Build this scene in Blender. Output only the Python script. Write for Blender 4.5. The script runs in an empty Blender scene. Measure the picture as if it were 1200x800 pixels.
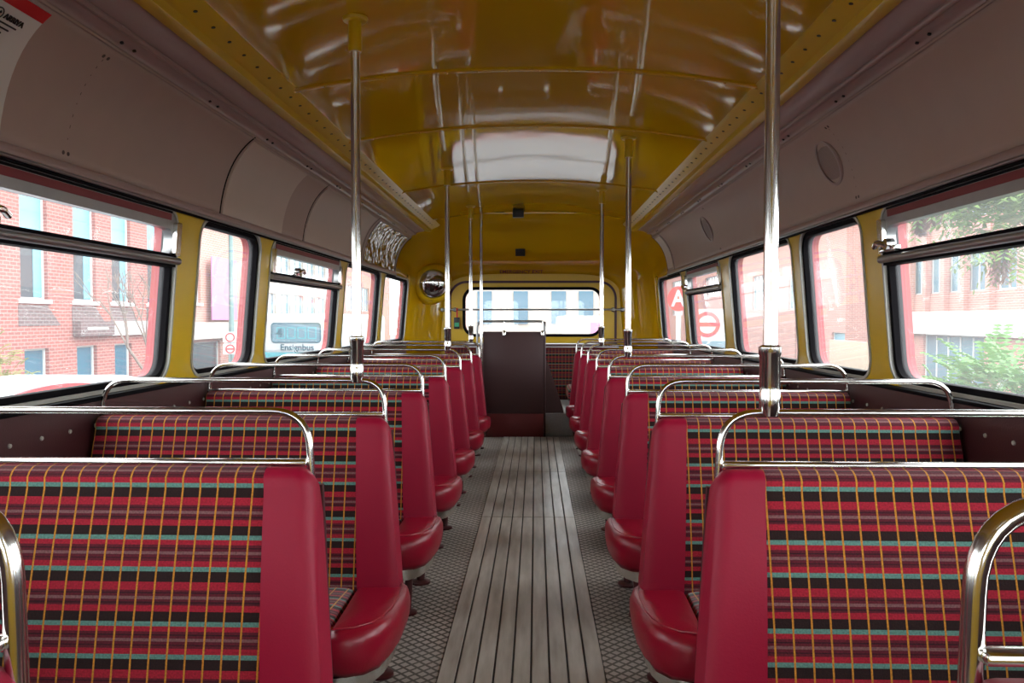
import bpy, bmesh, math, random
from mathutils import Vector, Matrix
R = math.radians
S = bpy.context.scene
COL = S.collection
random.seed(7)

# ---------------------------------------------------------------- camera
cam_d = bpy.data.cameras.new('camera'); cam = bpy.data.objects.new('camera', cam_d); COL.objects.link(cam)
cam.location = (0.04, 0.0, 0.90)
cam_d.sensor_width = 36.0; cam_d.lens = 27.9; cam_d.clip_start = 0.02; cam_d.clip_end = 400
cam.rotation_euler = (R(90 - 1.663), 0, R(1.725))
S.camera = cam

# ---------------------------------------------------------------- sky, sun, exposure
W = bpy.data.worlds.new('overcast_sky'); S.world = W; W.use_nodes = True
nt = W.node_tree; nt.nodes.clear()
wo = nt.nodes.new('ShaderNodeOutputWorld'); bg = nt.nodes.new('ShaderNodeBackground')
bg.inputs['Color'].default_value = (0.95, 0.98, 1.0, 1)
SKY = 5.0                                   # overcast, brighter towards the open side of the street (+x)
_tc = nt.nodes.new('ShaderNodeTexCoord'); _sp = nt.nodes.new('ShaderNodeSeparateXYZ'); _mr = nt.nodes.new('ShaderNodeMapRange')
nt.links.new(_tc.outputs['Generated'], _sp.inputs[0]); nt.links.new(_sp.outputs[0], _mr.inputs['Value'])
_mr.inputs['From Min'].default_value = -1; _mr.inputs['To Min'].default_value = SKY*.8; _mr.inputs['To Max'].default_value = SKY*1.2
nt.links.new(_mr.outputs[0], bg.inputs['Strength'])
nt.links.new(bg.outputs[0], wo.inputs[0])
W.cycles.sampling_method = 'MANUAL' if hasattr(W.cycles, 'sampling_method') else 'MANUAL'
W.cycles.sample_map_resolution = 64
sun_d = bpy.data.lights.new('sun', 'SUN'); sun_d.energy = 0.6; sun_d.angle = R(60); sun_d.color = (1, .96, .9)
sun = bpy.data.objects.new('sun', sun_d); COL.objects.link(sun); sun.rotation_euler = (R(-10), R(52), 0)
S.view_settings.view_transform = 'Standard'; S.view_settings.look = 'None'
S.view_settings.gamma = 1; S.view_settings.use_curve_mapping = False
S.view_settings.exposure = 0.72
S.cycles.max_bounces = 10; S.cycles.diffuse_bounces = 5; S.cycles.glossy_bounces = 5; S.cycles.transparent_max_bounces = 16
S.cycles.sample_clamp_indirect = 6.0
S.cycles.caustics_reflective = False; S.cycles.caustics_refractive = False

# ---------------------------------------------------------------- materials
def lin(c):
    return tuple(((v/255)/12.92 if v/255 <= .04045 else (((v/255)+.055)/1.055)**2.4) for v in c) + (1,)
def mat(name, col, rough=.5, metal=0., spec=.5, noise=None, bump=None, coat=0., coatr=.05):
    m = bpy.data.materials.new(name); m.use_nodes = True
    n = m.node_tree.nodes; l = m.node_tree.links; b = n['Principled BSDF']
    c = lin(col); b.inputs['Base Color'].default_value = c; b.inputs['Roughness'].default_value = rough
    b.inputs['Metallic'].default_value = metal; b.inputs['Specular IOR Level'].default_value = spec
    b.inputs['Coat Weight'].default_value = coat; b.inputs['Coat Roughness'].default_value = coatr
    tc = n.new('ShaderNodeTexCoord')
    if noise:
        t = n.new('ShaderNodeTexNoise'); t.inputs['Scale'].default_value = noise[0]; t.inputs['Detail'].default_value = 5
        l.new(tc.outputs['Object'], t.inputs['Vector'])
        r = n.new('ShaderNodeMapRange'); r.inputs['To Min'].default_value = 1-noise[1]; r.inputs['To Max'].default_value = 1+noise[1]
        l.new(t.outputs['Fac'], r.inputs['Value'])
        x = n.new('ShaderNodeMix'); x.data_type = 'RGBA'; x.blend_type = 'MULTIPLY'; x.inputs['Factor'].default_value = 1
        x.inputs['A'].default_value = c; l.new(r.outputs['Result'], x.inputs['B']); l.new(x.outputs['Result'], b.inputs['Base Color'])
    if bump:
        t = n.new('ShaderNodeTexNoise'); t.inputs['Scale'].default_value = bump[0]; t.inputs['Detail'].default_value = 2
        l.new(tc.outputs['Object'], t.inputs['Vector'])
        k = n.new('ShaderNodeBump'); k.inputs['Strength'].default_value = bump[1]; k.inputs['Distance'].default_value = bump[2]
        l.new(t.outputs['Fac'], k.inputs['Height']); l.new(k.outputs[0], b.inputs['Normal'])
        if coat: l.new(k.outputs[0], b.inputs['Coat Normal'])
    return m

M = {}
M['ceiling'] = mat('yellow_gloss_ceiling_paint', (200, 154, 14), .05, spec=.75, bump=(2.2, .05, .03))
M['yellow'] = mat('yellow_gloss_paint', (206, 168, 10), .28, noise=(9, .06))
M['cove'] = mat('mauve_cove_laminate', (180, 156, 145), .5, noise=(14, .05))
M['rail'] = mat('mauve_painted_rail', (160, 134, 130), .32, noise=(10, .05))
M['advert'] = mat('pale_advert_card', (206, 190, 178), .5, noise=(8, .04))
M['foil'] = mat('crinkled_silver_sheet', (190, 188, 185), .22, metal=1, bump=(9, 1.0, .05))
M['chrome'] = mat('chrome', (214, 212, 208), .15, metal=1)
M['dull'] = mat('dull_aluminium', (150, 150, 150), .34, metal=.85, noise=(20, .1))
M['rubber'] = mat('black_rubber', (9, 6, 10), .75, spec=.1)
M['bead'] = mat('grey_window_bead', (170, 168, 160), .4, metal=.3)
M['red_skin'] = mat('red_bodywork', (166, 12, 24), .45, noise=(6, .06))
M['maroon'] = mat('maroon_laminate', (58, 24, 27), .42, noise=(22, .12), bump=(220, .15, .002))
M['maroon_line'] = mat('maroon_door_line', (62, 20, 20), .45)
M['screen'] = mat('dark_brown_laminate', (62, 34, 36), .5, noise=(120, .18), bump=(200, .2, .002))
M['kick'] = mat('maroon_kick_panel', (100, 24, 28), .45, noise=(40, .12))
M['crimson'] = mat('crimson_vinyl', (142, 6, 44), .5, spec=.28, noise=(7, .07), bump=(260, .12, .002))
M['leather'] = mat('worn_crimson_leather', (138, 8, 36), .33, spec=.4, noise=(6, .12), bump=(180, .16, .002))
M['legred'] = mat('dark_red_enamel', (66, 20, 24), .4)
M['step'] = mat('grey_step_riser', (158, 158, 158), .6, noise=(120, .22))
M['black'] = mat('black_plastic', (20, 20, 20), .45)
M['white'] = mat('white_card', (226, 222, 216), .55)
M['signred'] = mat('sign_red', (205, 32, 38), .45)
M['ink'] = mat('black_ink', (30, 26, 26), .6)
M['fadedred'] = mat('faded_red_lettering', (104, 34, 12), .5)
M['mirror'] = mat('mirror_silver', (180, 176, 176), .04, metal=1)
M['green'] = mat('green_label', (50, 160, 110), .5)
M['seamline'] = mat('cove_joint_line', (86, 68, 62), .6)
M['strip'] = mat('dark_red_header', (112, 14, 28), .5)
M['tan'] = mat('tan_yard_render', (158, 138, 116), .85, noise=(1.5, .12))
M['grille'] = mat('speaker_mesh', (150, 128, 122), .6, noise=(300, .3))

def glass():
    m = bpy.data.materials.new('veiled_window_glass'); m.use_nodes = True
    n = m.node_tree.nodes; l = m.node_tree.links; n.clear()
    o = n.new('ShaderNodeOutputMaterial'); tr = n.new('ShaderNodeBsdfTransparent'); gl = n.new('ShaderNodeBsdfGlossy')
    gl.inputs['Roughness'].default_value = .02
    df = n.new('ShaderNodeBsdfTranslucent'); df.inputs['Color'].default_value = (.95, .97, 1, 1)  # haze over the street put into the glass as a translucent share
    lw = n.new('ShaderNodeLayerWeight'); lw.inputs['Blend'].default_value = .5
    pw = n.new('ShaderNodeMath'); pw.operation = 'POWER'; pw.inputs[1].default_value = 4.0; l.new(lw.outputs['Facing'], pw.inputs[0])
    fr = n.new('ShaderNodeMath'); fr.operation = 'MULTIPLY_ADD'; fr.inputs[1].default_value = .45; fr.inputs[2].default_value = .03; l.new(pw.outputs[0], fr.inputs[0])
    a = n.new('ShaderNodeMixShader'); b = n.new('ShaderNodeMixShader'); a.inputs[0].default_value = .034
    tr.inputs['Color'].default_value = (.96, .98, .98, 1)
    l.new(tr.outputs[0], a.inputs[1]); l.new(df.outputs[0], a.inputs[2])
    l.new(fr.outputs[0], b.inputs[0]); l.new(a.outputs[0], b.inputs[1]); l.new(gl.outputs[0], b.inputs[2]); l.new(b.outputs[0], o.inputs[0])
    return m
M['glass'] = glass()

def math_node(nt, op, a, b=None):
    k = nt.nodes.new('ShaderNodeMath'); k.operation = op
    for i, v in enumerate((a, b)):
        if v is None: continue
        if isinstance(v, (int, float)): k.inputs[i].default_value = v
        else: nt.links.new(v, k.inputs[i])
    return k.outputs[0]
def plaid(name='tartan_moquette', k_=1.0):
    m = bpy.data.materials.new(name); m.use_nodes = True; t = m.node_tree; n = t.nodes; l = t.links; b = n['Principled BSDF']
    uv = n.new('ShaderNodeUVMap'); sp = n.new('ShaderNodeSeparateXYZ'); l.new(uv.outputs[0], sp.inputs[0])
    f = math_node(t, 'FRACT', math_node(t, 'DIVIDE', sp.outputs[1], .14))
    r = n.new('ShaderNodeValToRGB'); r.color_ramp.interpolation = 'CONSTANT'
    K, T, D, B, G, F = (34, 14, 14), (88, 128, 120), (152, 24, 44), (86, 20, 34), (118, 80, 82), (52, 12, 22)
    stops = [(0, K), (.12, T), (.175, D), (.24, B), (.27, F), (.285, B), (.32, G), (.355, B), (.385, F), (.40, B), (.43, D), (.49, T), (.545, K), (.66, D),
             (.73, B), (.75, F), (.77, B), (.80, G), (.835, B), (.865, F), (.88, B), (.905, D)]
    e = r.color_ramp.elements
    while len(e) < len(stops): e.new(.5)
    for i, (p, c) in enumerate(stops): e[i].position = p; e[i].color = lin(c)
    for i, (p, c) in enumerate(stops): e[i].position = p; e[i].color = lin(c)
    l.new(f, r.inputs[0])
    g = math_node(t, 'LESS_THAN', math_node(t, 'FRACT', math_node(t, 'DIVIDE', sp.outputs[0], .0305)), .10)
    x = n.new('ShaderNodeMix'); x.data_type = 'RGBA'; x.inputs['B'].default_value = lin((186, 124, 40)); l.new(g, x.inputs['Factor']); l.new(r.outputs[0], x.inputs['A'])
    ns = n.new('ShaderNodeTexNoise'); ns.inputs['Scale'].default_value = 300; ns.inputs['Detail'].default_value = 3; l.new(uv.outputs[0], ns.inputs['Vector'])
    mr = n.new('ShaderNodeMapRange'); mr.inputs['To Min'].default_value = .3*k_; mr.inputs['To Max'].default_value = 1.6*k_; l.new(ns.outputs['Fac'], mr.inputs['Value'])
    y = n.new('ShaderNodeMix'); y.data_type = 'RGBA'; y.blend_type = 'MULTIPLY'; y.inputs['Factor'].default_value = 1
    l.new(x.outputs['Result'], y.inputs['A']); l.new(mr.outputs['Result'], y.inputs['B']); l.new(y.outputs['Result'], b.inputs['Base Color'])
    k = n.new('ShaderNodeBump'); k.inputs['Strength'].default_value = .4; k.inputs['Distance'].default_value = .002; l.new(ns.outputs['Fac'], k.inputs['Height']); l.new(k.outputs[0], b.inputs['Normal'])
    b.inputs['Roughness'].default_value = .85; b.inputs['Sheen Weight'].default_value = .15; b.inputs['Specular IOR Level'].default_value = .2
    return m
M['plaid'] = plaid(); M['plaid_dark'] = plaid('darkened_tartan_moquette', .4)  # second one is the same tartan with its colours multiplied darker

def brick(name, c1, c2, mortar, sc=1.0):
    m = bpy.data.materials.new(name); m.use_nodes = True; t = m.node_tree; n = t.nodes; l = t.links; b = n['Principled BSDF']
    uv = n.new('ShaderNodeUVMap'); k = n.new('ShaderNodeTexBrick'); l.new(uv.outputs[0], k.inputs['Vector'])
    k.inputs['Color1'].default_value = lin(c1); k.inputs['Color2'].default_value = lin(c2); k.inputs['Mortar'].default_value = lin(mortar)
    k.inputs['Scale'].default_value = 1/sc; k.inputs['Brick Width'].default_value = .235; k.inputs['Row Height'].default_value = .085; k.inputs['Mortar Size'].default_value = .011
    l.new(k.outputs['Color'], b.inputs['Base Color']); b.inputs['Roughness'].default_value = .9
    return m
M['brick'] = brick('red_brick', (138, 72, 64), (120, 62, 56), (150, 112, 104))
M['brickdark'] = brick('grey_brick', (92, 70, 70), (82, 62, 62), (115, 104, 102))
M['brickpink'] = brick('pale_pink_brick', (168, 116, 104), (156, 106, 94), (172, 142, 132))
M['paint_w'] = mat('white_paint', (186, 186, 184), .6)
M['cream'] = mat('cream_render', (166, 156, 146), .8, noise=(.6, .04))
M['pane_dark'] = mat('dark_window_pane', (58, 60, 66), .12)
M['pane_blue'] = mat('blue_window_blind', (88, 138, 154), .4)
M['pane_teal'] = mat('teal_window_pane', (40, 84, 104), .2)
M['pane_pale'] = mat('pale_window_pane', (92, 122, 134), .2)
M['banner'] = mat('pink_banner', (196, 112, 164), .7)
M['post'] = mat('grey_green_post', (96, 120, 118), .5)
M['asphalt'] = mat('asphalt', (92, 92, 94), .9, noise=(3, .1))
M['bus_white'] = mat('white_coach_paint', (180, 188, 190), .3)
M['bus_teal'] = mat('turquoise_coach_paint', (60, 140, 150), .3)
M['bus_ink'] = mat('teal_lettering', (24, 78, 92), .4)
M['bark'] = mat('grey_bark', (110, 96, 88), .9, noise=(20, .2))
def leafmat(name, c, tr=.45):
    m = mat(name, c, .55, noise=(2.5, .3)); n = m.node_tree.nodes; l = m.node_tree.links
    b = n['Principled BSDF']; t = n.new('ShaderNodeBsdfTranslucent'); t.inputs['Color'].default_value = lin(c)
    x = n.new('ShaderNodeMixShader'); x.inputs[0].default_value = tr; o = n['Material Output']
    l.new(b.outputs[0], x.inputs[1]); l.new(t.outputs[0], x.inputs[2]); l.new(x.outputs[0], o.inputs[0])
    return m
M['leaf'] = leafmat('green_leaf', (88, 116, 44), .3); M['leaf2'] = leafmat('fresh_leaf', (80, 122, 54), .3); M['seed'] = leafmat('brown_seed_pods', (116, 66, 46), .1)
M['leaf3'] = leafmat('olive_leaf', (112, 112, 48), .3)

def aisle_wood():
    m = bpy.data.materials.new('worn_aisle_boards'); m.use_nodes = True; t = m.node_tree; n = t.nodes; l = t.links; b = n['Principled BSDF']
    tc = n.new('ShaderNodeTexCoord'); mp = n.new('ShaderNodeMapping'); mp.inputs['Scale'].default_value = (14, 1.6, 14); l.new(tc.outputs['Object'], mp.inputs[0])
    a = n.new('ShaderNodeTexNoise'); a.inputs['Scale'].default_value = 2.2; a.inputs['Detail'].default_value = 7; l.new(mp.outputs[0], a.inputs['Vector'])
    r = n.new('ShaderNodeValToRGB'); e = r.color_ramp.elements
    e[0].position = .32; e[0].color = lin((122, 112, 102)); e[1].position = .68; e[1].color = lin((200, 196, 190))
    l.new(a.outputs['Fac'], r.inputs[0])
    c = n.new('ShaderNodeTexNoise'); c.inputs['Scale'].default_value = 3; c.inputs['Detail'].default_value = 4; l.new(tc.outputs['Object'], c.inputs['Vector'])
    x = n.new('ShaderNodeMix'); x.data_type = 'RGBA'; x.inputs['B'].default_value = lin((160, 150, 138)); l.new(c.outputs['Fac'], x.inputs['Factor']); l.new(r.outputs[0], x.inputs['A'])
    l.new(x.outputs['Result'], b.inputs['Base Color'])
    rr = n.new('ShaderNodeMapRange'); rr.inputs['To Min'].default_value = .22; rr.inputs['To Max'].default_value = .48; l.new(c.outputs['Fac'], rr.inputs['Value']); l.new(rr.outputs[0], b.inputs['Roughness'])
    return m
M['aisle'] = aisle_wood()
def tread():
    m = bpy.data.materials.new('ribbed_tread_rubber'); m.use_nodes = True; t = m.node_tree; n = t.nodes; l = t.links; b = n['Principled BSDF']
    tc = n.new('ShaderNodeTexCoord'); sp = n.new('ShaderNodeSeparateXYZ'); l.new(tc.outputs['Object'], sp.inputs[0])
    u = math_node(t, 'DIVIDE', math_node(t, 'ADD', sp.outputs[0], sp.outputs[1]), .036); v = math_node(t, 'DIVIDE', math_node(t, 'SUBTRACT', sp.outputs[0], sp.outputs[1]), .036)
    def rid(a):
        return math_node(t, 'LESS_THAN', math_node(t, 'FRACT', a), .3)
    h = math_node(t, 'MAXIMUM', rid(u), rid(v))
    x = n.new('ShaderNodeMix'); x.data_type = 'RGBA'; x.inputs['A'].default_value = lin((172, 162, 154)); x.inputs['B'].default_value = lin((84, 76, 70)); l.new(h, x.inputs['Factor'])
    ns = n.new('ShaderNodeTexNoise'); ns.inputs['Scale'].default_value = 4; ns.inputs['Detail'].default_value = 5; l.new(tc.outputs['Object'], ns.inputs['Vector'])
    mr = n.new('ShaderNodeMapRange'); mr.inputs['To Min'].default_value = .65; mr.inputs['To Max'].default_value = 1.3; l.new(ns.outputs['Fac'], mr.inputs['Value'])
    y = n.new('ShaderNodeMix'); y.data_type = 'RGBA'; y.blend_type = 'MULTIPLY'; y.inputs['Factor'].default_value = 1; l.new(x.outputs['Result'], y.inputs['A']); l.new(mr.outputs[0], y.inputs['B'])
    l.new(y.outputs['Result'], b.inputs['Base Color']); b.inputs['Roughness'].default_value = .5
    k = n.new('ShaderNodeBump'); k.invert = True; k.inputs['Strength'].default_value = .6; k.inputs['Distance'].default_value = .002; l.new(h, k.inputs['Height']); l.new(k.outputs[0], b.inputs['Normal'])
    return m
M['tread'] = tread()

# ---------------------------------------------------------------- mesh helpers
def wloc(o):
    v = Vector((0, 0, 0))
    while o: v += o.location; o = o.parent
    return v
def tag(o, label=None, cat=None, group=None, kind=None):
    for k, v in (('label', label), ('category', cat), ('group', group), ('kind', kind)):
        if v: o[k] = v
    return o
def thing(name, loc, label, cat, group=None):
    o = bpy.data.objects.new(name, None); COL.objects.link(o); o.location = loc; o.empty_display_size = .1
    return tag(o, label, cat, group)

class MB:
    def __init__(s):
        s.bm = bmesh.new(); s.uv = s.bm.loops.layers.uv.new('UVMap')
    def face(s, vs, uvs=None):
        try: f = s.bm.faces.new(vs)
        except ValueError: return None
        if uvs:
            for lp, u in zip(f.loops, uvs): lp[s.uv].uv = u
        return f
    def box(s, a, b, bev=0., seg=2, xf=None):
        t = bmesh.new(); bmesh.ops.create_cube(t, size=1)
        for v in t.verts: v.co = Vector(((a[i]+b[i])/2 + v.co[i]*(b[i]-a[i]) for i in range(3)))
        if bev: bmesh.ops.bevel(t, geom=t.edges[:] , offset=bev, segments=seg, affect='EDGES', profile=.5)
        s._merge(t, xf); return s
    def _merge(s, t, xf=None):
        mp = {}
        for v in t.verts: mp[v] = s.bm.verts.new(xf @ v.co if xf else v.co)
        for f in t.faces:
            co = [v.co for v in f.verts]; nx = f.normal
            ax = max(range(3), key=lambda i: abs(nx[i])) if nx.length else 2
            i, j = {0: (1, 2), 1: (0, 2), 2: (0, 1)}[ax]
            s.face([mp[v] for v in f.verts], [(c[i], c[j]) for c in co])
        t.free()
    def grid(s, rows, uvs=None, cu=False, cv=False, caps=False):
        V = [[s.bm.verts.new(p) for p in r] for r in rows]; nr, nc = len(V), len(V[0])
        for i in range(nr if cu else nr-1):
            for j in range(nc if cv else nc-1):
                q = [(i, j), (i, (j+1) % nc), ((i+1) % nr, (j+1) % nc), ((i+1) % nr, j)]
                s.face([V[a][b] for a, b in q], [uvs[a][b] for a, b in q] if uvs else None)
        if caps:
            s.face(V[0][::-1]); s.face(V[-1])
        return s
    def tube(s, path, r, seg=14, closed=False):
        P = [Vector(p) for p in path]; n = len(P); rows = []; up = None
        for i in range(n):
            a = P[i-1] if (i or closed) else P[0]; b = P[(i+1) % n] if (i < n-1 or closed) else P[-1]
            d = (b-a).normalized()
            if up is None: up = d.orthogonal().normalized()
            up = (up - d*up.dot(d)).normalized(); sd = d.cross(up)
            rr = r[i] if isinstance(r, (list, tuple)) else r
            rows.append([P[i] + (up*math.cos(2*math.pi*k/seg) + sd*math.sin(2*math.pi*k/seg))*rr for k in range(seg)])
        s.grid(rows, cu=closed, cv=True, caps=not closed); return s
    def lathe(s, prof, c=(0, 0, 0), axis=(0, 0, 1), seg=24):
        ax = Vector(axis).normalized(); u = ax.orthogonal().normalized(); w = ax.cross(u); c = Vector(c)
        rows = [[c + ax*h + (u*math.cos(2*math.pi*k/seg)+w*math.sin(2*math.pi*k/seg))*max(r, 1e-4) for k in range(seg)] for r, h in prof]
        s.grid(rows, cv=True, caps=True); return s
    def plate(s, outer, holes=(), w0=0., w1=.01, f=None):
        """2-D polygon with holes given thickness w0..w1 and carried to world by f(u, v, w)"""
        f = f or (lambda u, v, w: (u, v, w))
        for w in (w0, w1):
            t = bmesh.new(); es = []
            for lp in [outer]+list(holes):
                vs = [t.verts.new((p[0], p[1], 0)) for p in lp]
                es += [t.edges.new((vs[i], vs[(i+1) % len(vs)])) for i in range(len(vs))]
            bmesh.ops.triangle_fill(t, use_beauty=True, use_dissolve=False, edges=es)
            mp = {v: s.bm.verts.new(f(v.co.x, v.co.y, w)) for v in t.verts}
            for fc in t.faces: s.face([mp[v] for v in fc.verts], [(v.co.x, v.co.y) for v in fc.verts])
            t.free()
        for lp in [outer]+list(holes):
            a = [s.bm.verts.new(f(p[0], p[1], w0)) for p in lp]; b = [s.bm.verts.new(f(p[0], p[1], w1)) for p in lp]
            for i in range(len(lp)):
                j = (i+1) % len(lp); s.face([a[i], a[j], b[j], b[i]], [(lp[i][0], lp[i][1]), (lp[j][0], lp[j][1]), (lp[j][0]+w1-w0, lp[j][1]), (lp[i][0]+w1-w0, lp[i][1])])
        return s
    def build(s, name, m, parent=None, smooth=35, sub=0, kind=None, label=None):
        bmesh.ops.remove_doubles(s.bm, verts=s.bm.verts[:], dist=1e-5)
        bmesh.ops.recalc_face_normals(s.bm, faces=s.bm.faces[:])
        if parent: off = wloc(parent)
        else:
            lo = [min(v.co[i] for v in s.bm.verts) for i in range(3)]; hi = [max(v.co[i] for v in s.bm.verts) for i in range(3)]
            off = Vector(((lo[0]+hi[0])/2, (lo[1]+hi[1])/2, lo[2]))
        for v in s.bm.verts: v.co -= off
        me = bpy.data.meshes.new(name); s.bm.to_mesh(me); s.bm.free()
        me.materials.append(M[m]); me.shade_smooth()
        if smooth: me.set_sharp_from_angle(angle=R(smooth))
        o = bpy.data.objects.new(name, me); COL.objects.link(o)
        if parent: o.parent = parent
        else: o.location = off
        if sub: d = o.modifiers.new('sub', 'SUBSURF'); d.levels = sub; d.render_levels = sub
        if kind: o['kind'] = kind
        if label: o['label'] = label
        return o

def fillet(pts, r, n=7):
    out = [Vector(pts[0])]
    for i in range(1, len(pts)-1):
        p = Vector(pts[i]); a = (Vector(pts[i-1])-p); b = (Vector(pts[i+1])-p); k = min(r, a.length*.49, b.length*.49)
        p0 = p+a.normalized()*k; p1 = p+b.normalized()*k
        for j in range(n+1):
            t = j/n; out.append(p0*(1-t)**2 + p*2*t*(1-t) + p1*t*t)
    out.append(Vector(pts[-1])); return out
def rrect(x0, x1, y0, y1, r=.05, n=6):
    P = []
    for cx, cy, a in ((x1-r, y1-r, 0), (x0+r, y1-r, 90), (x0+r, y0+r, 180), (x1-r, y0+r, 270)):
        P += [(cx+r*math.cos(R(a+90*k/n)), cy+r*math.sin(R(a+90*k/n))) for k in range(n+1)]
    return P
def inset(rc, d): return (rc[0]+d, rc[1]-d, rc[2]+d, rc[3]-d, max(rc[4]-d, .006))
def rect(x0, x1, y0, y1): return [(x0, y0), (x1, y0), (x1, y1), (x0, y1)]
def text(name, s, size, m, mx, parent, align='CENTER', extr=.0008, label=None, squeeze=1.0):
    cu = bpy.data.curves.new(name, 'FONT'); cu.body = s; cu.size = size; cu.align_x = align; cu.align_y = 'CENTER'; cu.extrude = extr; cu.offset = size*.02
    t = bpy.data.objects.new(name, cu); COL.objects.link(t)
    dg = bpy.context.evaluated_depsgraph_get(); me = bpy.data.meshes.new_from_object(t.evaluated_get(dg))
    bpy.data.objects.remove(t); bpy.data.curves.remove(cu)
    off = wloc(parent) if parent else Vector((0, 0, 0))
    me.transform(Matrix.Translation(-off) @ mx @ Matrix.Diagonal((squeeze, 1, 1, 1))); me.name = name; me.materials.clear(); me.materials.append(M[m])
    o = bpy.data.objects.new(name, me); COL.objects.link(o); o.parent = parent
    if label: o['label'] = label
    return o
def frame(o, u, v):
    u = Vector(u).normalized(); v = Vector(v).normalized(); w = u.cross(v)
    return Matrix(((u.x, v.x, w.x, o[0]), (u.y, v.y, w.y, o[1]), (u.z, v.z, w.z, o[2]), (0, 0, 0, 1)))
def copy_tree(o, parent=None):
    c = o.copy(); COL.objects.link(c); c.parent = parent
    for ch in list(o.children): copy_tree(ch, c)
    return c

# ================================================================ BUS SHELL
Y0, Y1 = -1.0, 7.65            # front wall, rear wall
WL = [(-.92, -.08), (.05, 1.27), (1.40, 2.53), (2.70, 3.30), (3.43, 4.66), (4.80, 5.88), (6.02, 7.13)]
WR = [(-.92, -.08), (.05, 1.27), (1.40, 2.51), (2.66, 3.27), (3.38, 4.45), (4.66, 5.72), (5.88, 7.0)]
HOP = {-1: (2, 4), 1: (2, 5)}
ZS, ZT = .70, 1.245
def tx(z): return 1.155 - max(0, z-.70)*.085
def side_f(s): return lambda u, v, w: (s*(tx(v)+w), u, v)

# floor
mb = MB(); mb.box((-1.16, Y0, -.06), (1.16, 7.15, 0)); floor = mb.build('floor', 'tread', kind='structure')
mb = MB()
mb.box((-.8, 7.15, -.06), (.8, Y1, 0)); mb.build('rear_floor', 'tread', floor, kind='structure')
mb = MB()
for i in range(9):
    x0 = .005-.2115+i*.047
    for (a, b) in ((Y0, 1.3), (1.302, 3.55), (3.554, 4.62), (4.624, 5.98)):
        mb.box((x0+.0025, a, 0), (x0+.0445, b, .006), .0015, 1)
mb.build('aisle_boards', 'aisle', floor)
mb = MB(); mb.box((-.2065, Y0, 0), (.2165, 5.98, .0012)); mb.build('aisle_groove_base', 'ink', floor)

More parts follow.
